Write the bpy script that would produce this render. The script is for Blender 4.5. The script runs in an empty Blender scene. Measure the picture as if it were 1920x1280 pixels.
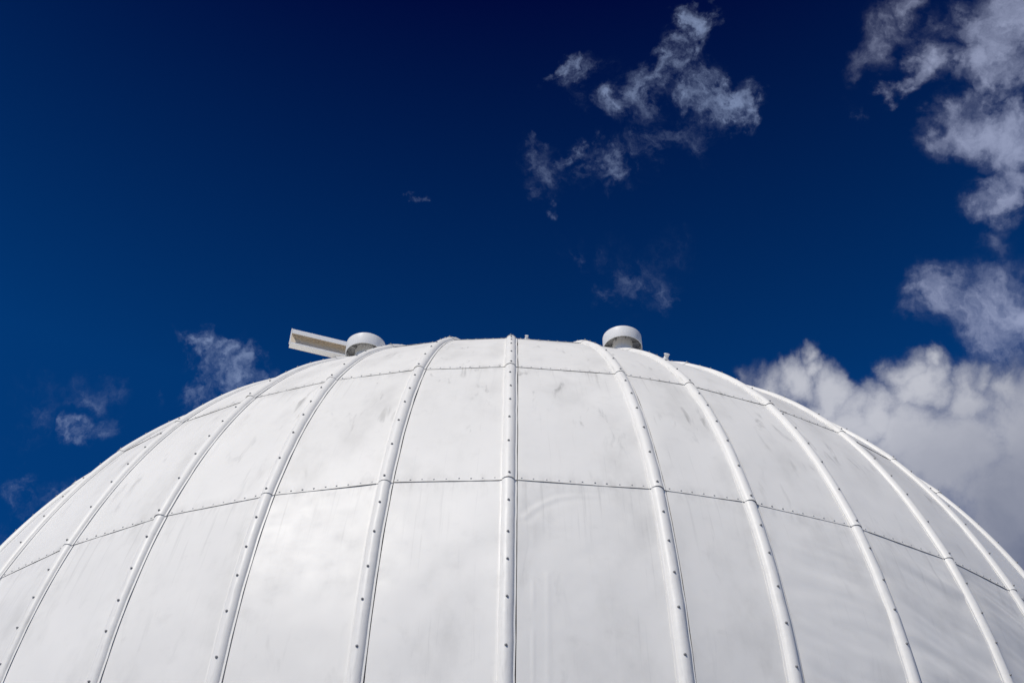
import bpy, math, random
from mathutils import Vector, Matrix, noise

RAD = math.radians
scene = bpy.context.scene
col = scene.collection

# ------------------------------------------------------------------ place
R = 6.0                                   # dome radius, metres
EYE = 1.65                                # camera height above the ground
ZC = EYE + 0.45930 * R                    # height of the dome's centre
CEN = Vector((0, 0, ZC))

# ------------------------------------------------------------------ camera
cam = bpy.data.cameras.new('camera')
cam.sensor_width = 36.0
cam.lens = 2140.2 / 1920.0 * 36.0
cam.clip_start = 0.05
cam.clip_end = 20000.0
camo = bpy.data.objects.new('camera', cam)
col.objects.link(camo)
pitch, yaw, roll = RAD(42.806), RAD(0.0166), RAD(0.8815)
fw = Vector((math.sin(yaw) * math.cos(pitch), math.cos(yaw) * math.cos(pitch), math.sin(pitch)))
rt0 = Vector((math.cos(yaw), -math.sin(yaw), 0))
up0 = rt0.cross(fw)
rt = rt0 * math.cos(roll) + up0 * math.sin(roll)
up = up0 * math.cos(roll) - rt0 * math.sin(roll)
m = Matrix((rt, up, -fw)).transposed().to_4x4()
m.translation = Vector((0, -1.95443 * R, EYE))
camo.matrix_world = m
scene.camera = camo

# ------------------------------------------------------------------ sun and exposure
SUN_EL, SUN_AZ = 51.0, -33.5              # azimuth measured from -Y (the camera's side) towards +X
sun_dir = Vector((math.cos(RAD(SUN_EL)) * math.sin(RAD(SUN_AZ)),
                  -math.cos(RAD(SUN_EL)) * math.cos(RAD(SUN_AZ)),
                  math.sin(RAD(SUN_EL))))
sl = bpy.data.lights.new('sun', 'SUN')
sl.energy = 3.56
sl.angle = RAD(0.53)
sl.color = (1.0, 0.955, 0.885)
so = bpy.data.objects.new('sun', sl)
col.objects.link(so)
so.rotation_euler = sun_dir.to_track_quat('Z', 'Y').to_euler()
so.location = (0, 0, 40)

vs = scene.view_settings
vs.view_transform = 'Standard'
vs.look = 'None'
vs.exposure = 0.0
vs.gamma = 1.0
vs.use_curve_mapping = False

# ------------------------------------------------------------------ world: Nishita sky with clouds
world = bpy.data.worlds.new('World')
scene.world = world
world.use_nodes = True


class NT:
    """small helper for building node trees"""
    def __init__(self, tree):
        self.t = tree
        tree.nodes.clear()

    def n(self, kind, **kw):
        nd = self.t.nodes.new(kind)
        for k, v in kw.items():
            setattr(nd, k, v)
        return nd

    def put(self, sock, v):
        if isinstance(v, bpy.types.NodeSocket):
            self.t.links.new(v, sock)
        elif v is not None:
            sock.default_value = v

    def math(self, op, a, b=None, c=None, clamp=False):
        nd = self.n('ShaderNodeMath', operation=op, use_clamp=clamp)
        self.put(nd.inputs[0], a)
        self.put(nd.inputs[1], b)
        self.put(nd.inputs[2], c)
        return nd.outputs[0]

    def vec(self, op, a, b=None, scale=None):
        nd = self.n('ShaderNodeVectorMath', operation=op)
        self.put(nd.inputs[0], a)
        self.put(nd.inputs[1], b)
        if scale is not None:
            self.put(nd.inputs['Scale'], scale)
        return nd.outputs['Value'] if op in ('DISTANCE', 'LENGTH', 'DOT_PRODUCT') else nd.outputs[0]

    def noise(self, v, scale, detail=2.0, rough=0.5, lac=2.0, dist=0.0, colour=False):
        nd = self.n('ShaderNodeTexNoise')
        self.put(nd.inputs['Vector'], v)
        nd.inputs['Scale'].default_value = scale
        nd.inputs['Detail'].default_value = detail
        nd.inputs['Roughness'].default_value = rough
        nd.inputs['Lacunarity'].default_value = lac
        nd.inputs['Distortion'].default_value = dist
        return nd.outputs['Color' if colour else 'Fac']

    def ramp(self, v, a, b, lo=0.0, hi=1.0, kind='SMOOTHSTEP'):
        nd = self.n('ShaderNodeMapRange', interpolation_type=kind, clamp=True) if kind != 'LINEAR' else \
            self.n('ShaderNodeMapRange', interpolation_type=kind)
        self.put(nd.inputs[0], v)
        for i, x in enumerate((a, b, lo, hi)):
            self.put(nd.inputs[1 + i], x)
        return nd.outputs[0]

    def mix(self, f, a, b, mode='MIX'):
        nd = self.n('ShaderNodeMix', data_type='RGBA', blend_type=mode)
        self.put(nd.inputs[0], f)
        self.put(nd.inputs[6], a)
        self.put(nd.inputs[7], b)
        return nd.outputs[2]


# Clouds stand at fixed compass bearings: (azimuth from +Y, elevation, angular radius, strength)
CLOUD_A = [
    (15.23,58.62,0.0062,0.80), (15.81,57.91,0.0098,0.95), (15.94,57.29,0.0107,1.00), (15.17,56.67,0.0107,0.95), (15.39,55.88,0.0099,0.85),
    (13.85,56.11,0.0117,0.90), (13.77,55.30,0.0108,0.90), (12.52,55.42,0.0108,0.80), (11.68,54.73,0.0109,0.85), (10.68,54.18,0.0082,0.70),
    (12.86,56.79,0.0081,0.50), (11.29,56.04,0.0063,0.40), (12.39,57.71,0.0054,0.35), (15.90,54.28,0.0153,0.75), (16.71,53.66,0.0135,0.95),
    (18.30,53.23,0.0117,0.95), (19.43,53.13,0.0054,0.70), (6.16,55.86,0.0136,0.70), (4.35,56.47,0.0082,0.95), (8.95,54.56,0.0146,0.80),
    (9.55,54.13,0.0100,0.80), (12.45,54.15,0.0159,0.70), (11.87,52.52,0.0182,0.60), (10.69,51.97,0.0160,0.55), (7.42,51.28,0.0138,0.85),
    (7.79,50.86,0.0083,0.90), (4.61,52.26,0.0110,0.95), (1.50,51.89,0.0101,0.65), (3.18,50.91,0.0162,0.50), (14.41,52.39,0.0182,0.45),
    (3.34,49.51,0.0074,0.65), (7.27,49.97,0.0102,0.50), (5.09,51.25,0.0115,0.50),
]
CLOUD_B = [
    (39.79,52.47,0.0289,1.10), (37.22,53.02,0.0188,0.80), (37.54,51.30,0.0251,0.90), (35.90,51.74,0.0190,0.85), (33.44,52.54,0.0162,0.95),
    (31.76,52.11,0.0129,0.95), (30.08,51.65,0.0087,0.95), (29.34,51.06,0.0052,0.70), (29.90,53.81,0.0147,0.60), (31.11,54.40,0.0146,0.55),
    (32.64,54.75,0.0145,0.55), (36.17,50.45,0.0126,0.80), (37.39,49.75,0.0151,0.80), (34.94,53.52,0.0127,0.50), (32.97,48.96,0.0193,1.10),
    (34.08,48.35,0.0204,1.20), (35.16,47.46,0.0212,1.10), (35.97,47.04,0.0211,1.00), (32.19,48.27,0.0112,0.70), (36.52,48.19,0.0118,0.70),
    (33.58,45.04,0.0145,1.10), (32.60,44.81,0.0120,0.80), (34.81,45.70,0.0153,0.75), (33.43,44.16,0.0136,0.70), (32.46,45.52,0.0094,0.50),
    (32.66,43.34,0.0171,0.42),
]
CLOUD_C = [
    (28.57,41.31,0.0218,0.85), (30.07,40.00,0.0267,0.95), (32.11,39.82,0.0264,0.95), (26.88,41.20,0.0141,0.75), (29.23,39.17,0.0112,0.50),
    (28.73,42.20,0.0096,0.70), (32.20,40.84,0.0150,0.70), (31.21,38.77,0.0171,0.70),
]
CLOUD_D = [
    (18.55,39.60,0.0181,1.00), (16.90,39.68,0.0155,0.85), (19.76,40.57,0.0090,0.85), (19.79,39.85,0.0117,0.95), (15.50,40.20,0.0091,0.45),
    (18.06,40.25,0.0109,0.70), (20.29,38.71,0.0180,1.05), (21.25,37.63,0.0188,1.10), (24.48,38.71,0.0150,1.00), (25.50,38.89,0.0097,0.85),
    (24.85,37.98,0.0203,1.20), (22.71,37.23,0.0244,1.20), (26.88,36.81,0.0226,1.15), (29.47,36.52,0.0197,1.10), (28.30,37.33,0.0121,0.80),
    (29.79,34.52,0.0510,1.30), (26.26,34.33,0.0520,1.30), (23.85,35.98,0.0352,1.30), (28.01,31.43,0.0678,1.30), (21.63,36.78,0.0267,1.20),
    (25.99,29.63,0.0595,1.30), (19.93,37.46,0.0247,1.10),
]
CLOUD_E = [
    (-19.20,39.62,0.0127,1.15), (-20.56,40.37,0.0090,0.90), (-18.17,39.21,0.0136,1.15), (-20.24,38.15,0.0090,0.75), (-21.45,40.51,0.0072,0.60),
    (-16.28,39.63,0.0082,0.70), (-18.54,40.40,0.0109,0.60), (-19.48,38.10,0.0135,0.70), (-25.03,35.18,0.0096,0.85), (-23.98,35.60,0.0097,0.60),
    (-24.54,34.70,0.0061,0.70), (-25.74,35.45,0.0065,0.65), (-27.54,32.70,0.0128,0.80), (-27.92,31.59,0.0119,0.80), (-26.50,32.95,0.0060,0.65),
    (-28.45,36.18,0.0172,0.34), (-28.63,34.58,0.0128,0.32), (-25.17,37.08,0.0140,0.38), (-26.42,31.33,0.0085,0.45), (-27.44,30.08,0.0169,0.40),
    (-25.26,31.59,0.0108,0.45), (-7.54,49.70,0.0037,0.62), (-7.26,49.51,0.0046,0.66), (-6.81,49.23,0.0042,0.66), (-0.54,49.28,0.0074,0.36),
    (9.05,45.22,0.0269,0.36), (5.82,45.00,0.0102,0.45), (8.16,44.67,0.0102,0.50), (10.91,45.08,0.0120,0.44), (4.41,46.72,0.0121,0.45),
    (7.43,45.99,0.0121,0.45), (27.16,51.08,0.0088,0.40),
]


def bearing(az, el):
    a, e = RAD(az), RAD(el)
    return Vector((math.sin(a) * math.cos(e), math.cos(a) * math.cos(e), math.sin(e)))


def build_world():
    w = NT(world.node_tree)
    out = w.n('ShaderNodeOutputWorld')
    bg = w.n('ShaderNodeBackground')
    bg.inputs['Strength'].default_value = 0.08
    w.t.links.new(bg.outputs[0], out.inputs[0])
    sky = w.n('ShaderNodeTexSky', sky_type='NISHITA', sun_disc=False)
    sky.sun_elevation = RAD(SUN_EL)
    sky.sun_rotation = math.atan2(sun_dir.x, sun_dir.y)
    sky.altitude = 2400.0
    sky.air_density = 1.0
    sky.dust_density = 0.2
    sky.ozone_density = 4.0
    # the deep blue of a polarising filter: contrast and saturation of the whole sky
    g = w.n('ShaderNodeGamma')
    w.put(g.inputs[0], sky.outputs[0])
    g.inputs[1].default_value = SKY_GAMMA
    d = w.n('ShaderNodeTexCoord').outputs['Generated']
    d = w.vec('NORMALIZE', d)
    sep = w.n('ShaderNodeSeparateXYZ')
    w.put(sep.inputs[0], d)
    tint = w.mix(w.ramp(sep.outputs[2], 0.63, 0.88, kind='LINEAR'), SKY_LOW, SKY_HIGH)
    deep = w.mix(1.0, g.outputs[0], tint, 'MULTIPLY')

    def warp(v, scale, detail, rough, amp):
        c = w.noise(v, scale, detail, rough, colour=True)
        c = w.vec('SUBTRACT', c, (0.5, 0.5, 0.5))
        return w.vec('ADD', v, w.vec('SCALE', c, scale=amp))

    def field(v, blobs, soft=1.5):
        acc = None
        for az, el, r, k in blobs:
            dist = w.vec('DISTANCE', v, tuple(bearing(az, el)))
            b = w.math('MULTIPLY_ADD', dist, -k / (r * soft), k)
            acc = w.math('MAXIMUM', b, 0.0) if acc is None else w.math('MAXIMUM', acc, b)
        return acc

    big = warp(d, 8.0, 2.0, 0.5, 0.032)
    torn = warp(big, 22.0, 6.0, 0.58, 0.080)     # thin wisps, strongly torn
    curd = warp(big, 18.0, 6.0, 0.56, 0.060)     # thick heap cloud
    fine = w.noise(torn, 26.0, 6.0, 0.62)
    streak = w.noise(curd, 15.0, 6.0, 0.6)
    wisp = warp(big, 17.0, 7.0, 0.60, 0.110)     # thinnest cloud, drawn out into threads
    fa = field(wisp, CLOUD_A + CLOUD_E, 2.1)
    fb = field(torn, CLOUD_B + CLOUD_C, 1.9)
    fd = field(curd, CLOUD_D, 1.6)
    veil = w.noise(torn, 60.0, 3.0, 0.62)
    thread = w.noise(wisp, 24.0, 5.0, 0.66)

    def density(f, n1, a1, a2, lo, hi, gate, peak, power):
        x = w.math('MULTIPLY_ADD', w.math('SUBTRACT', n1, 0.5), a1, f)
        x = w.math('MULTIPLY_ADD', w.math('SUBTRACT', veil, 0.5), a2, x)
        x = w.math('POWER', w.ramp(x, lo, hi), power)
        return w.math('MULTIPLY', x, w.ramp(f, 0.0, gate, 0.0, peak))

    aw = density(fa, thread, 2.7, 0.6, -0.18, 1.30, 0.55, 0.66, 2.0)
    ab = density(fb, fine, 1.6, 0.2, -0.15, 1.15, 0.6, 0.74, 1.5)
    ad = density(fd, streak, 1.2, 0.25, -0.02, 1.0, 0.35, 0.97, 1.25)
    # the same broken cloud goes on over the rest of the sky
    away = w.ramp(w.vec('DISTANCE', d, tuple(bearing(0, 42.8))), 0.56, 0.80)
    gn = w.noise(torn, 2.6, 5.0, 0.58)
    ag = w.math('MULTIPLY', w.ramp(gn, 0.58, 0.74), w.math('MULTIPLY', away, 0.75))

    # thick cloud is grey underneath, thin cloud lets the light through
    belly = field(curd, [(28.5, 29.5, 0.105, 1.0), (24.5, 30.5, 0.075, 0.8), (33.0, 31.5, 0.10, 1.0)])
    mott = w.noise(curd, 20.0, 4.0, 0.55)
    lightness = w.math('ADD', w.math('MULTIPLY', w.math('SUBTRACT', mott, 0.5), 0.30), 0.86)
    lightness = w.math('SUBTRACT', lightness, w.math('MULTIPLY', belly, 0.78))
    lightness = w.math('MULTIPLY', lightness, 1.0, clamp=True)
    heap = w.mix(lightness, (1.5, 1.8, 2.9, 1), (7.4, 7.55, 8.3, 1))
    final = w.mix(ag, deep, (5.0, 5.3, 7.6, 1))
    final = w.mix(aw, final, (3.5, 4.5, 7.1, 1))          # thin cloud: the blue shines through
    final = w.mix(ab, final, (4.8, 5.4, 7.7, 1))
    final = w.mix(ad, final, heap)
    w.t.links.new(final, bg.inputs['Color'])


SKY_GAMMA = 1.0
SKY_LOW = (0.015, 0.43, 0.92, 1)
SKY_HIGH = (0.003, 0.015, 0.24, 1)
build_world()
world.cycles.sampling_method = 'MANUAL'
world.cycles.sample_map_resolution = 512

# ------------------------------------------------------------------ mesh helpers
random.seed(7)


def link(name, me, parent=None, mat=None):
    o = bpy.data.objects.new(name, me)
    col.objects.link(o)
    if parent is not None:
        o.parent = parent
    if mat is not None and me is not None and not me.materials:
        me.materials.append(mat)
    return o


def mesh(name, verts, faces, smooth=True, sharp=35.0, uvs=None):
    me = bpy.data.meshes.new(name)
    me.from_pydata([tuple(v) for v in verts], [], faces)
    me.update()
    if uvs is not None:
        lay = me.uv_layers.new(name='UVMap')
        for lp in me.loops:
            lay.data[lp.index].uv = uvs[lp.vertex_index]
    if smooth:
        me.polygons.foreach_set('use_smooth', [True] * len(me.polygons))
        me.set_sharp_from_angle(angle=RAD(sharp))
    return me


def tag(o, label=None, cat=None, group=None, kind=None):
    for k, v in (('label', label), ('category', cat), ('group', group), ('kind', kind)):
        if v:
            o[k] = v
    return o


def sph(az, th, r=R):
    """point of the dome in its own frame: az from -Y towards +X, th from the top (degrees)"""
    a, t = RAD(az), RAD(th)
    if th < 60:
        r = r * (1 - 0.0042 * min(1.0, (60 - th) / 14.0) ** 1.3)      # the crown is a little flattened
    return Vector((math.sin(a) * math.sin(t), -math.cos(a) * math.sin(t), math.cos(t))) * r


def ring_lathe(profile, seg, close=False):
    """lathe (r, z) pairs about Z"""
    v, f = [], []
    n = len(profile)
    for i in range(seg):
        a = 2 * math.pi * i / seg
        for r, z in profile:
            v.append((r * math.cos(a), r * math.sin(a), z))
    for i in range(seg):
        j = (i + 1) % seg
        for k in range(n - 1 + (1 if close else 0)):
            q = (k + 1) % n
            f.append((i * n + k, j * n + k, j * n + q, i * n + q))
    return v, f


def box_vf(x0, x1, y0, y1, z0, z1):
    v = [(x0, y0, z0), (x1, y0, z0), (x1, y1, z0), (x0, y1, z0), (x0, y0, z1), (x1, y0, z1), (x1, y1, z1), (x0, y1, z1)]
    f = [(0, 3, 2, 1), (4, 5, 6, 7), (0, 1, 5, 4), (1, 2, 6, 5), (2, 3, 7, 6), (3, 0, 4, 7)]
    return v, f


# ------------------------------------------------------------------ materials
def new_mat(name):
    mt = bpy.data.materials.new(name)
    mt.use_nodes = True
    w = NT(mt.node_tree)
    out = w.n('ShaderNodeOutputMaterial')
    p = w.n('ShaderNodeBsdfPrincipled')
    w.t.links.new(p.outputs[0], out.inputs[0])
    return mt, w, p


def paint_mat(name, base, rough, panel):
    mt, w, p = new_mat(name)
    tc = w.n('ShaderNodeTexCoord')
    uv = tc.outputs['UV']
    ob = tc.outputs['Object']
    rnd = w.n('ShaderNodeObjectInfo').outputs['Random']
    # large soft differences of tone, one tone per sheet
    cloudy = w.noise(ob, 1.1, 4.0, 0.55)
    val = w.math('MULTIPLY_ADD', w.math('SUBTRACT', cloudy, 0.5), 0.16, 1.0)
    if panel:
        val = w.math('ADD', val, w.math('MULTIPLY_ADD', rnd, 0.05, -0.03))
    grime = w.noise(ob, 7.0, 6.0, 0.6)
    val = w.math('SUBTRACT', val, w.ramp(grime, 0.56, 0.80, 0.0, 0.07))
    colour = w.mix(1.0, base, (1, 1, 1, 1), 'MULTIPLY')
    if panel:
        def scaled(sx, sy, ox=0.0):
            mp = w.n('ShaderNodeMapping')
            w.put(mp.inputs[0], uv)
            mp.inputs['Scale'].default_value = (sx, sy, 1.0)
            mp.inputs['Location'].default_value = (ox, ox * 0.7, 0.0)
            return mp.outputs[0]
        sep = w.n('ShaderNodeSeparateXYZ')
        w.put(sep.inputs[0], uv)
        upper = w.ramp(sep.outputs[1], 8.0, 6.4, 0.22, 1.0)      # weather reaches the upper courses most
        # short runs and smears that rain left on the sheets, longer down the slope
        run = w.noise(scaled(12.0, 2.8), 1.0, 3.0, 0.55, dist=0.6)
        where = w.noise(scaled(1.9, 1.5, 3.0), 1.0, 2.0, 0.5)
        smear = w.math('MULTIPLY', w.ramp(run, 0.56, 0.74), w.ramp(where, 0.46, 0.60))
        val = w.math('SUBTRACT', val, w.math('MULTIPLY', w.math('MULTIPLY', smear, upper), 0.38))
        # broad chalky patches and thin long runs
        patch = w.noise(scaled(2.2, 1.1, 9.0), 1.0, 5.0, 0.62)
        val = w.math('SUBTRACT', val, w.ramp(patch, 0.46, 0.74, 0.0, 0.13))
        thin = w.noise(scaled(42.0, 1.3, 5.0), 1.0, 3.0, 0.6)
        val = w.math('SUBTRACT', val, w.math('MULTIPLY', w.ramp(thin, 0.58, 0.78, 0.0, 0.10), w.ramp(where, 0.56, 0.42)))
        # dust that gathers along the laps: uv v runs in metres from the crown
        course = w.math('FRACT', w.math('DIVIDE', w.math('SUBTRACT', sep.outputs[1], 43.57 * math.pi / 180 * R), 15.81 * math.pi / 180 * R))
        lap = w.math('MAXIMUM', w.ramp(course, 0.93, 0.998), w.ramp(course, 0.10, 0.0, 0.0, 0.8))
        # runs that start at the laps and fade down the sheet
        below = w.noise(scaled(30.0, 0.9, 7.0), 1.0, 3.0, 0.6)
        val = w.math('SUBTRACT', val, w.math('MULTIPLY', w.ramp(below, 0.54, 0.74, 0.0, 0.16), w.ramp(course, 0.42, 0.0)))
        dust = w.noise(scaled(14.0, 4.0, 2.0), 1.0, 4.0, 0.65)
        val = w.math('SUBTRACT', val, w.math('MULTIPLY', w.math('MULTIPLY', lap, w.ramp(dust, 0.40, 0.66)), 0.13))
        # small chips and fly specks
        vo = w.n('ShaderNodeTexVoronoi', feature='F1')
        w.put(vo.inputs['Vector'], uv)
        vo.inputs['Scale'].default_value = 3.2
        chip = w.ramp(vo.outputs['Distance'], 0.030, 0.014)
        vs_ = w.n('ShaderNodeSeparateColor')
        w.put(vs_.inputs[0], vo.outputs['Color'])
        chip = w.math('MULTIPLY', chip, w.ramp(vs_.outputs[0], 0.62, 0.66, kind='LINEAR'))
        val = w.math('SUBTRACT', val, w.math('MULTIPLY', chip, 0.30))
    else:
        drip = w.n('ShaderNodeMapping')
        w.put(drip.inputs[0], uv)
        drip.inputs['Scale'].default_value = (60.0, 5.0, 1.0)
        dr = w.noise(drip.outputs[0], 1.0, 4.0, 0.6)
        val = w.math('SUBTRACT', val, w.ramp(dr, 0.52, 0.76, 0.0, 0.14))
    comb = w.n('ShaderNodeCombineColor')
    for i in range(3):
        w.put(comb.inputs[i], val)
    colour = w.mix(1.0, base, comb.outputs[0], 'MULTIPLY')
    w.put(p.inputs['Base Color'], colour)
    rg = w.math('MULTIPLY_ADD', w.math('SUBTRACT', grime, 0.5), 0.25, rough)
    w.put(p.inputs['Roughness'], rg)
    p.inputs['Specular IOR Level'].default_value = 0.24
    # relief: brushed paint and small knocks
    b1 = w.n('ShaderNodeBump')
    b1.inputs['Strength'].default_value = 0.35
    b1.inputs['Distance'].default_value = 0.004
    w.put(b1.inputs['Height'], w.noise(ob, 6.0 if panel else 18.0, 1.0, 0.4))
    w.t.links.new(b1.outputs[0], p.inputs['Normal'])
    return mt


def plain_mat(name, base, rough=0.5, metal=0.0, var=0.15, scale=6.0):
    mt, w, p = new_mat(name)
    ob = w.n('ShaderNodeTexCoord').outputs['Object']
    nz = w.noise(ob, scale, 4.0, 0.6)
    lo = tuple(c * (1 - var) for c in base) + (1,)
    hi = tuple(min(1, c * (1 + var)) for c in base) + (1,)
    w.put(p.inputs['Base Color'], w.mix(nz, lo, hi))
    p.inputs['Roughness'].default_value = rough
    p.inputs['Metallic'].default_value = metal
    return mt


M_PANEL = paint_mat('white painted sheet', (0.815, 0.80, 0.755, 1), 0.47, True)
M_RIB = paint_mat('white painted batten', (0.82, 0.805, 0.76, 1), 0.46, False)
M_VENT = paint_mat('white painted vent', (0.82, 0.81, 0.785, 1), 0.40, False)
M_BOLT = plain_mat('weathered bolt', (0.30, 0.30, 0.30), 0.5, 0.0, 0.3, 60.0)
M_RIVET = plain_mat('shade-greyed rivet', (0.48, 0.48, 0.47), 0.5, 0.0, 0.3, 60.0)  # whitish rivets greyed so the colour carries their small shadows
M_DARK = plain_mat('dark gap backing', (0.025, 0.024, 0.024), 0.9)
M_GREY = plain_mat('shade grey under cap', (0.30, 0.30, 0.30), 0.5, 0.0, 0.15, 20.0)  # shade beneath the vent caps is put into this grey
M_TAN = plain_mat('bounce-tinted steel', (0.74, 0.64, 0.51), 0.55, 0.0, 0.12, 8.0)  # warm light bounced into the rail is put into this tan
M_WALL = plain_mat('rendered wall', (0.62, 0.61, 0.58), 0.85, 0.0, 0.06, 3.0)

# ------------------------------------------------------------------ ground
gm, w, p = new_mat('pale gravel and dry grass')
ob = w.n('ShaderNodeTexCoord').outputs['Object']
n1 = w.noise(ob, 0.08, 5.0, 0.6)
n2 = w.noise(ob, 9.0, 6.0, 0.7)
gravel = w.mix(n2, (0.14, 0.13, 0.115, 1), (0.32, 0.30, 0.27, 1))
grass = w.mix(n2, (0.06, 0.09, 0.03, 1), (0.16, 0.17, 0.07, 1))
far = w.ramp(w.vec('LENGTH', ob), 35.0, 90.0)
w.put(p.inputs['Base Color'], w.mix(w.math('MULTIPLY', far, w.ramp(n1, 0.40, 0.56)), gravel, grass))
p.inputs['Roughness'].default_value = 0.95
gv = [(0, 0, 0)]
gf = []
for k, rr in enumerate((12.0, 40.0, 150.0, 800.0, 6000.0)):
    for i in range(48):
        a = 2 * math.pi * i / 48
        gv.append((rr * math.cos(a), rr * math.sin(a), 0))
for i in range(48):
    j = (i + 1) % 48
    gf.append((0, 1 + i, 1 + j))
    for k in range(4):
        gf.append((1 + k * 48 + i, 1 + k * 48 + 48 + i, 1 + k * 48 + 48 + j, 1 + k * 48 + j))
tag(link('ground', mesh('ground', gv, gf, False), None, gm), kind='structure')

# ------------------------------------------------------------------ the dome
dome = bpy.data.objects.new('observatory_dome', None)
col.objects.link(dome)
dome.location = CEN
tag(dome, 'white ribbed metal observatory dome of riveted sheets, filling the lower half', 'dome')

# bearings of the battens, degrees; the sheet right of the middle batten is wider than the rest
AZ = [-47.35, -39.47, -31.69, -23.66, -15.77, -7.92, -0.08, 9.39, 15.65, 23.53, 31.63, 38.60, 46.30]
first, last = AZ[0], AZ[-1]
n_rest = 33
for i in range(1, n_rest + 1):
    AZ.append(last + (360.0 + first - last) * i / (n_rest + 1))
NR = len(AZ)
ROWS = [12.0, 27.8, 43.57, 59.38, 75.20, 91.0]      # courses of sheets, degrees from the top
RIB_W = 0.0415        # half width of the half-round
FLANGE = 0.054        # half width with the flanges
RIB_H = 0.026


def gap_after(j):
    return (AZ[(j + 1) % NR] - AZ[j]) % 360.0


def in_view(az0, az1):
    a = ((az0 + az1) / 2 + 180) % 360 - 180
    return abs(a) < 58


def nz(x, y, z=0.0):
    return noise.noise(Vector((x, y, z)))


def fbm(x, y, z, o=4):
    return noise.fractal(Vector((x, y, z)), 1.0, 2.0, o)


def seglist(d, path):
    """distance from point d=(x,y) to a polyline"""
    best = 9e9
    px, py = d
    for (ax, ay), (bx, by) in zip(path[:-1], path[1:]):
        dx, dy = bx - ax, by - ay
        t = max(0, min(1, ((px - ax) * dx + (py - ay) * dy) / (dx * dx + dy * dy + 1e-12)))
        best = min(best, math.hypot(px - ax - t * dx, py - ay - t * dy))
    return best


# the raised arch and upright creases in the wide lower sheet: (az degrees, th degrees)
def arc_m(p):
    return (RAD(p[0]) * R * 0.985, RAD(p[1]) * R)


ARCH = [arc_m(q) for q in ((0.95, 78.35), (1.5, 77.65), (2.12, 77.09), (3.0, 76.55), (4.12, 76.24), (5.4, 76.2), (6.8, 76.35), (8.0, 76.8))]
CREASE = [arc_m(q) for q in ((1.45, 78.2), (1.41, 83.6), (1.38, 91.0))]
CREASE2 = [arc_m(q) for q in ((2.24, 82.6), (2.14, 91.0))]


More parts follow.
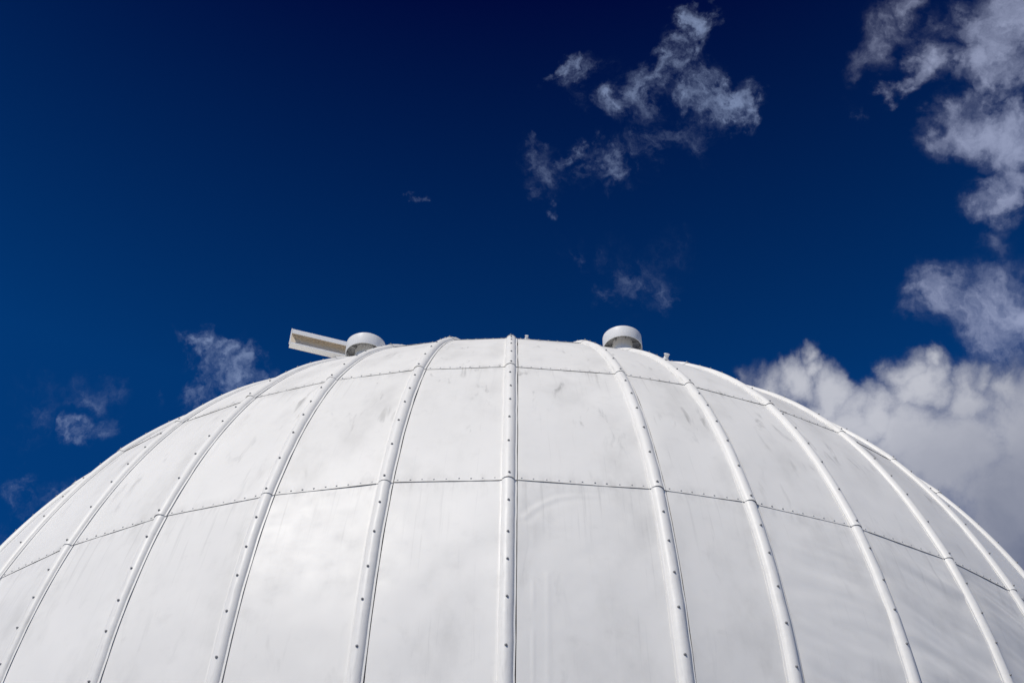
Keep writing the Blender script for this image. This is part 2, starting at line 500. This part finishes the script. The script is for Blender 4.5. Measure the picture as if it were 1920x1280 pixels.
def make_panel(j, row):
    az0 = AZ[j]
    da = gap_after(j)
    az1 = az0 + da
    t0, t1 = ROWS[row], ROWS[row + 1]
    view = in_view(az0, az1) and row >= 1
    wide = (j == 6 and row == 4)
    nu, nv = ((90, 130) if wide else ((30, 80) if row == 4 and 8 <= j <= 12 else (26, 34))) if view else (4, 10)
    rnd = random.Random(j * 31 + row)
    pillow = rnd.uniform(-0.0050, 0.0075)
    side = ((az0 + az1) / 2 + 180) % 360 - 180
    if j == 4 and row == 4:
        pillow = 0.0
    seed = j * 7.3 + row * 3.1
    skew = rnd.uniform(-0.010, 0.010)
    ov = 0.035 / R * 57.2958                       # goes up under the sheet above
    v, uv, f = [], [], []
    mid = (az0 + az1) / 2
    for b in range(nv + 1):
        fv = b / nv
        th = (t0 - ov if row > 0 else t0) + fv * (t1 - (t0 - ov if row > 0 else t0))
        A, B = sph(az0, th), sph(az1, th)
        L = (B - A).length
        nrm = sph(mid, th, 1.0)
        g = 0.0058 + 0.0024 * nz(th * 0.35, seed, 2.0)
        us = (FLANGE + g) / L
        ue = 1.0 - 0.012 / L
        down = Vector((math.sin(RAD(mid)) * math.cos(RAD(th)), -math.cos(RAD(mid)) * math.cos(RAD(th)), -math.sin(RAD(th))))
        for a in range(nu + 1):
            fu = a / nu
            u = us + fu * (ue - us)
            P = A.lerp(B, u)
            x = (u - 0.5) * L
            if row < 4 and fv > 0.9:                 # the cut of the lower edge is not quite straight
                cut = 0.0030 * nz(x * 2.2 + seed, 4.0) + 0.0012 * nz(x * 9.0 + seed, 8.0) + skew * x
                P = P + down * cut * ((fv - 0.9) / 0.1)
            y = RAD(th) * R
            rim = (1 - (2 * fu - 1) ** 6) * (1 - (2 * fv - 1) ** 8)
            d = pillow * math.sin(math.pi * fv) * (1 - (2 * fu - 1) ** 6)
            if j == 4 and row == 4:
                d -= 0.005 * (1 - (2 * fu - 1) ** 2) * min(1.0, fv * 8, (1 - fv) * 4)
            if j == 5 and row == 4:
                d += 0.003 * (1 - (2 * fu - 1) ** 2) * min(1.0, fv * 6, (1 - fv) * 6)
            if view:
                right = max(0.0, min(1.0, (side - 10) / 25))
                low = max(0.0, min(1.0, (th - 66) / 12))
                k = 0.0052
                d += rim * k * fbm(x * 1.5 + seed, y * 1.7, seed, 3)
                if right * low > 0:
                    yy = y - x * 0.34 + 0.10 * nz(x * 1.3 + seed, y * 1.1, seed)
                    d += rim * right * low * (0.024 * fbm(x * 0.9 + seed, yy * 4.5, seed, 3) + 0.0110 * nz(x * 1.4 + 5 * seed, yy * 12.0, seed) * max(0.0, nz(x * 2.0, y * 2.0, seed + 3) + 0.4))
                d += rim * 0.0013 * fbm(x * 6 + seed, y * 6, seed + 4.0, 3)
            # lower edge laps over the course below and lifts unevenly
            lift = 0.0048 + 0.0030 * nz(x * 3.0 + seed * 2, seed, 5.0) + 0.0018 * nz(x * 11.0, seed, 9.0)
            near = max(0.0, (fv - 0.86) / 0.14)
            d += max(0.0022, lift) * near * near
            if wide:
                q = (RAD(az0 + u * da) * R * 0.985, y)
                e = seglist(q, ARCH)
                fade = max(0.0, min(1.0, (0.74 - q[0]) / 0.55))
                d += fade * (0.0021 * math.exp(-(e / 0.020) ** 2) - 0.0016 * math.exp(-((e - 0.035) / 0.025) ** 2))
                brk = 0.5 + 0.5 * math.tanh(6 * (nz(y * 4.0, 1.3) + 0.12))
                e = seglist(q, CREASE)
                d += 0.0028 * brk * math.exp(-(e / 0.006) ** 2)
                e = seglist(q, CREASE2)
                d += 0.0016 * math.exp(-(e / 0.014) ** 2)
            v.append(P + nrm * d)
            uv.append((RAD(az0) * R + x, y))
    W = nu + 1
    for b in range(nv):
        for a in range(nu):
            f.append((b * W + a, (b + 1) * W + a, (b + 1) * W + a + 1, b * W + a + 1))
    # the edge of the sheet at the foot and at the batten side has its thickness
    base = len(v)
    for a in range(nu + 1):
        P = v[nv * W + a]
        v.append(P - sph(mid, t1, 0.0022))
        uv.append(uv[nv * W + a])
    for a in range(nu):
        f.append((nv * W + a, base + a, base + a + 1, nv * W + a + 1))
    base = len(v)
    for b in range(nv + 1):
        P = v[b * W]
        v.append(P - P.normalized() * 0.006)
        uv.append(uv[b * W])
    for b in range(nv):
        f.append((b * W, base + b, base + b + 1, (b + 1) * W))
    o = link('panel', mesh('panel', v, f, True, 40, uv), dome, M_PANEL)
    return o


for row in range(5):
    for j in range(NR):
        make_panel(j, row)


def rib_frame(az, th):
    return sph(az, th, 1.0), Vector((math.cos(RAD(az)), math.sin(RAD(az)), 0))


# bolt: washer and pan head, shared mesh
bp = [(0.0, 0.0095), (0.0036, 0.0091), (0.0059, 0.0072), (0.0065, 0.0022), (0.0088, 0.0020), (0.0092, -0.0015)]
bv, bf = [], []
sg = 10
bv.append((0, 0, bp[0][1]))
for r_, z_ in bp[1:]:
    for i in range(sg):
        a = 2 * math.pi * i / sg
        bv.append((r_ * math.cos(a), r_ * math.sin(a), z_))
for i in range(sg):
    q = (i + 1) % sg
    bf.append((0, 1 + i, 1 + q))
    for k in range(len(bp) - 2):
        bf.append((1 + k * sg + i, 1 + (k + 1) * sg + i, 1 + (k + 1) * sg + q, 1 + k * sg + q))
BOLT = mesh('bolt', bv, bf, True, 50)
BOLT.materials.append(M_BOLT)
BOLT_AT = (0.135, 0.285, 0.432, 0.585, 0.772, 0.978)

rest_v, rest_f = [], []


def add_joined(V, F, verts, faces, mat):
    o = len(V)
    for q in verts:
        V.append(mat @ Vector(q))
    for f in faces:
        F.append(tuple(i + o for i in f))


def make_rib(j):
    az = AZ[j]
    hl, hr = gap_after(j - 1) / 2, gap_after(j) / 2
    tl, tr_ = math.tan(RAD(hl)), math.tan(RAD(hr))
    rnd = random.Random(900 + j)
    view = abs((az + 180) % 360 - 180) < 58
    prof = []
    hh = RIB_H
    prof.append((-FLANGE, -FLANGE * tl - 0.002))
    prof.append((-FLANGE, -FLANGE * tl + 0.0035))
    prof.append((-RIB_W - 0.001, -RIB_W * tl + 0.0035))
    na = 12 if view else 6
    for i in range(na + 1):
        a = math.pi * (1 - i / na)
        x = RIB_W * math.cos(a)
        s = (1 - abs(x / RIB_W) ** 2.2) ** 0.62 if 0 < i < na else 0.0
        prof.append((x, -abs(x) * (tl if x < 0 else tr_) + 0.004 + hh * s))
    prof.append((RIB_W + 0.001, -RIB_W * tr_ + 0.0035))
    prof.append((FLANGE, -FLANGE * tr_ + 0.0035))
    prof.append((FLANGE, -FLANGE * tr_ - 0.010))
    n = len(prof)
    v, f, uv = [], [], []
    bolts = []
    for row in range(5):
        t0, t1 = ROWS[row], ROWS[row + 1]
        if row > 0:
            t0 -= 0.3
        t1e = t1 + 0.03
        ns = 16 if view else 8
        lift = 0.0045 + rnd.uniform(0, 0.0025)
        wob = [rnd.uniform(-0.0020, 0.0020) for _ in range(ns + 1)]
        st = len(v)
        for b in range(ns + 1):
            fv = b / ns
            th = t0 + (t1e - t0) * fv
            N, T = rib_frame(az, th)
            extra = lift * max(0.0, (fv - 0.75) / 0.25) ** 1.5
            for (x, z) in prof:
                v.append(N * R + N.normalized() * (z + extra) + T * (x + wob[b]))
                uv.append((x, RAD(th) * R))
        for b in range(ns):
            for i in range(n - 1):
                a = st + b * n + i
                f.append((a, a + n, a + n + 1, a + 1))
        # lip of the overlapping lower end
        e = len(v)
        N, T = rib_frame(az, t1e)
        for i in range(n):
            v.append(v[st + ns * n + i] - N * 0.0035)
            uv.append(uv[st + ns * n + i])
        for i in range(n - 1):
            a = st + ns * n + i
            f.append((a, e + i, e + i + 1, a + 1))
        for q in BOLT_AT:
            th = ROWS[row] + (ROWS[row + 1] - ROWS[row]) * (q + rnd.uniform(-0.012, 0.012) * (0 if q > .95 else 1))
            fv = (th - t0) / (t1e - t0)
            bolts.append((row, th, lift * max(0.0, (fv - 0.75) / 0.25) ** 1.5, rnd.uniform(-0.004, 0.005)))
    o = link('rib', mesh('rib', v, f, True, 50, uv), dome, M_RIB)
    for row, th, ex, off in bolts:
        N, T = rib_frame(az, th)
        zf = (1 - abs(off / RIB_W) ** 2.2) ** 0.62
        P = N * R + N.normalized() * (0.004 + RIB_H * zf + ex - 0.0005) + T * off
        mt = P_rot(N.normalized(), T)
        mt.translation = P
        if abs((az + 180) % 360 - 180) < 48 and row >= 2:
            b = link('bolt', BOLT, o)
            b.matrix_local = mt
        else:
            add_joined(rest_v, rest_f, bv, bf, mt)
    return o


def P_rot(N, T):
    Y = N.cross(T)
    return Matrix((T, Y, N)).transposed().to_4x4()


for j in range(NR):
    make_rib(j)
o = link('bolt', mesh('bolts_far', rest_v, rest_f, True, 50), dome, M_BOLT)
tag(o, kind='stuff')

# rivets along the laps between the courses
rv, rf = [], []
rp = [(0.0, 0.0050), (0.0042, 0.0042), (0.0068, 0.0012), (0.0072, -0.002)]
rvv, rff = [(0, 0, rp[0][1])], []
sg = 8
for r_, z_ in rp[1:]:
    for i in range(sg):
        a = 2 * math.pi * i / sg
        rvv.append((r_ * math.cos(a), r_ * math.sin(a), z_))
for i in range(sg):
    q = (i + 1) % sg
    rff.append((0, 1 + i, 1 + q))
    for k in range(len(rp) - 2):
        rff.append((1 + k * sg + i, 1 + (k + 1) * sg + i, 1 + (k + 1) * sg + q, 1 + k * sg + q))
for row in range(0, 4):
    th = ROWS[row + 1] - 0.20
    for j in range(NR):
        az0, da = AZ[j], gap_after(j)
        A, B = sph(az0, th), sph(az0 + da, th)
        L = (B - A).length
        count = max(3, int(round((L - 0.16) / 0.072)))
        N, T = sph(az0 + da / 2, th, 1.0), (B - A).normalized()
        for i in range(count):
            x = 0.085 + (L - 0.17) * i / (count - 1) + random.uniform(-0.004, 0.004)
            N = N.normalized()
            mt = P_rot(N, T)
            mt.translation = A + T * x + N * (0.0035 + random.uniform(-0.0006, 0.0006)) - N.cross(T) * random.uniform(-0.002, 0.002)
            add_joined(rv, rf, rvv, rff, mt)
o = link('rivet', mesh('rivets', rv, rf, True, 50), dome, M_RIVET)
tag(o, kind='stuff')

# added near-black shell that keeps the batten gaps dark, crown plate, skirt ring, drum
prof = [((R - 0.075) * math.sin(RAD(t)), (R - 0.075) * math.cos(RAD(t))) for t in [3 + i * 2.2 for i in range(41)]]
v, f = ring_lathe(prof, 92)
link('gap_backing', mesh('gap_backing', v, f), dome, M_DARK)
v, f = ring_lathe([(0.001, R + 0.05), (0.7, R + 0.03), (1.22, R * math.cos(RAD(12.1)) + 0.07), (1.30, R * math.cos(RAD(12.5)) + 0.045), (1.30, R * math.cos(RAD(12.5)) - 0.02)], 64)
link('crown_plate', mesh('crown_plate', v, f), dome, M_RIB)
zb = R * math.cos(RAD(91.0))
v, f = ring_lathe([(R - 0.05, zb + 0.02), (R + 0.06, zb - 0.004), (R + 0.07, zb - 0.05), (R + 0.07, zb - 0.20), (R - 0.02, zb - 0.22), (R - 0.16, zb - 0.22)], 120)
link('skirt_ring', mesh('skirt_ring', v, f), dome, M_RIB)
v, f = ring_lathe([(R - 0.16, zb - 0.218), (R - 0.16, -ZC)], 96)
link('drum_wall', mesh('drum_wall', v, f), dome, M_WALL)


# ------------------------------------------------------------------ ventilators near the crown
def at_bearing(az, el, dist):
    """a spot given by its bearing and distance from where the photographer stood, in the dome's frame"""
    return Vector((0, -1.95443 * R, EYE)) + bearing(az, el) * dist - CEN


def make_vent(rim, s, label, turn):
    """rim: centre of the cap's lower rim; the pipe goes down into the dome"""
    x, y = rim.x, rim.y
    zs = math.sqrt(max(0.1, R * R - x * x - y * y)) - 0.022 - rim.z
    rc, h, rpipe = 0.205 * s, 0.150 * s, 0.105 * s
    ov_, of_ = ring_lathe([(rpipe, zs - 0.12), (rpipe, 0.082 * s)], 32)
    pipe = link('ventilator', mesh('ventilator_pipe', ov_, of_), dome, M_VENT)
    pipe.location = rim
    tag(pipe, label)
    v, f = ring_lathe([(0.0005, h + 0.012 * s), (rc * 0.7, h + 0.010 * s), (rc - 0.012, h + 0.004), (rc, h - 0.008), (rc, 0.004), (rc - 0.002, 0.0), (rc - 0.006, 0.0),
                       (rc - 0.008, 0.004), (rc - 0.008, 0.085 * s)], 56)
    link('cap', mesh('vent_cap', v, f, True, 40), pipe, M_VENT)
    v, f = ring_lathe([(rc - 0.0085, 0.086 * s), (rc - 0.03, 0.080 * s), (rpipe + 0.002, 0.080 * s)], 48)
    link('soffit', mesh('vent_soffit', v, f, True, 40), pipe, M_GREY)
    v, f = ring_lathe([(rpipe + 0.12, zs - 0.06), (rpipe + 0.055, zs + 0.006), (rpipe + 0.03, zs + 0.03), (rpipe + 0.001, zs + 0.05)], 40)
    link('collar', mesh('vent_collar', v, f), pipe, M_VENT)
    for k in range(6):
        a = turn + k * math.pi / 3
        b = link('screw', BOLT, pipe)
        b.matrix_local = Matrix.Translation((math.cos(a) * (rc - 0.045), math.sin(a) * (rc - 0.045), 0.080 * s)) @ Matrix.Rotation(math.pi, 4, 'X')
        v, f = box_vf(rpipe + 0.001, rc - 0.0085, -0.006, 0.006, 0.050 * s, 0.078 * s)
        br = link('bracket', mesh('bracket', v, f, False), pipe, M_GREY)
        br.rotation_euler.z = a + 0.5
    return pipe


VENT_R, VENT_L = (7.517, 42.271), (-9.807, 41.549)
RAIL_A, RAIL_B = (-14.764, 42.291), (-11.123, 42.109)


make_vent(at_bearing(VENT_R[0], VENT_R[1], 2.0 * R), 1.0, 'round white drum-capped ventilator standing right of the middle batten', 0.3)
make_vent(at_bearing(VENT_L[0], VENT_L[1], 2.0 * R), 1.0, 'round white drum-capped ventilator in front of the channel rail', 1.1)

# ------------------------------------------------------------------ lipped channel rail standing out to the left of the crown
A = at_bearing(RAIL_A[0], RAIL_A[1], 2.08 * R)
B = at_bearing(RAIL_B[0], RAIL_B[1], 2.08 * R * math.sin(RAD(RAIL_A[1])) / math.sin(RAD(RAIL_B[1])))
X = (B - A)
X.z = 0
X.normalize()
Z = Vector((0, 0, 1))
Y = Z.cross(X)                       # away from the camera's side
LEN, HT, DEP, LIP, TH = 1.75, 0.205, 0.075, 0.058, 0.006


def rail_part(name, y0, y1, z0, z1, mat, x0=0.0, x1=LEN):
    v, f = box_vf(x0, x1, y0, y1, z0, z1)
    me = mesh(name, v, f, False)
    o = link(name, me, None, mat)
    return o


rail = rail_part('channel_rail', DEP - TH, DEP, -HT, 0.0, M_TAN)
rail.parent = dome
mr = Matrix((X, Y, Z)).transposed().to_4x4()
mr.translation = A
rail.matrix_local = mr
tag(rail, 'white lipped channel rail, warm bounced light painted inside, jutting out left of the crown')
for nm, y0, y1, z0, z1, mt in (('top_flange', 0.0, DEP - TH, -TH, 0.0, M_TAN), ('bottom_flange', 0.0, DEP - TH, -HT, -HT + TH, M_VENT),
                               ('upper_lip', -TH, -0.0005, -LIP, 0.0, M_VENT), ('lower_lip', -TH, -0.0005, -HT, -HT + 0.016, M_VENT)):
    rail_part(nm, y0, y1, z0, z1, mt).parent = rail
o = rail_part('end_strip', -TH - 0.002, DEP * 0.2, -HT - 0.002, 0.002, M_VENT, -0.012, -0.001)
o.parent = rail

# ------------------------------------------------------------------ small lugs on the skyline
for (az, th, hgt, r_) in ((1.95, 42.2, 0.040, 0.013), (19.35, 45.2, 0.060, 0.020)):
    v, f = ring_lathe([(r_ * 1.5, -0.05), (r_ * 1.5, 0.012), (r_, 0.016), (r_, hgt - r_ * 0.7), (r_ * 1.35, hgt - r_ * 0.6), (r_ * 1.35, hgt - 0.004), (r_, hgt), (0.0004, hgt + 0.002)], 16)
    o = link('lug', mesh('lug', v, f, True, 40), dome, M_VENT)
    N, T = rib_frame(az, th)
    mt = P_rot(N.normalized(), T)
    mt.translation = N * (R - 0.006)
    o.matrix_local = mt

scene.cycles.use_adaptive_sampling = True
scene.cycles.adaptive_threshold = 0.015
scene.cycles.use_denoising = True
scene.cycles.max_bounces = 6
scene.cycles.diffuse_bounces = 3
scene.cycles.glossy_bounces = 3
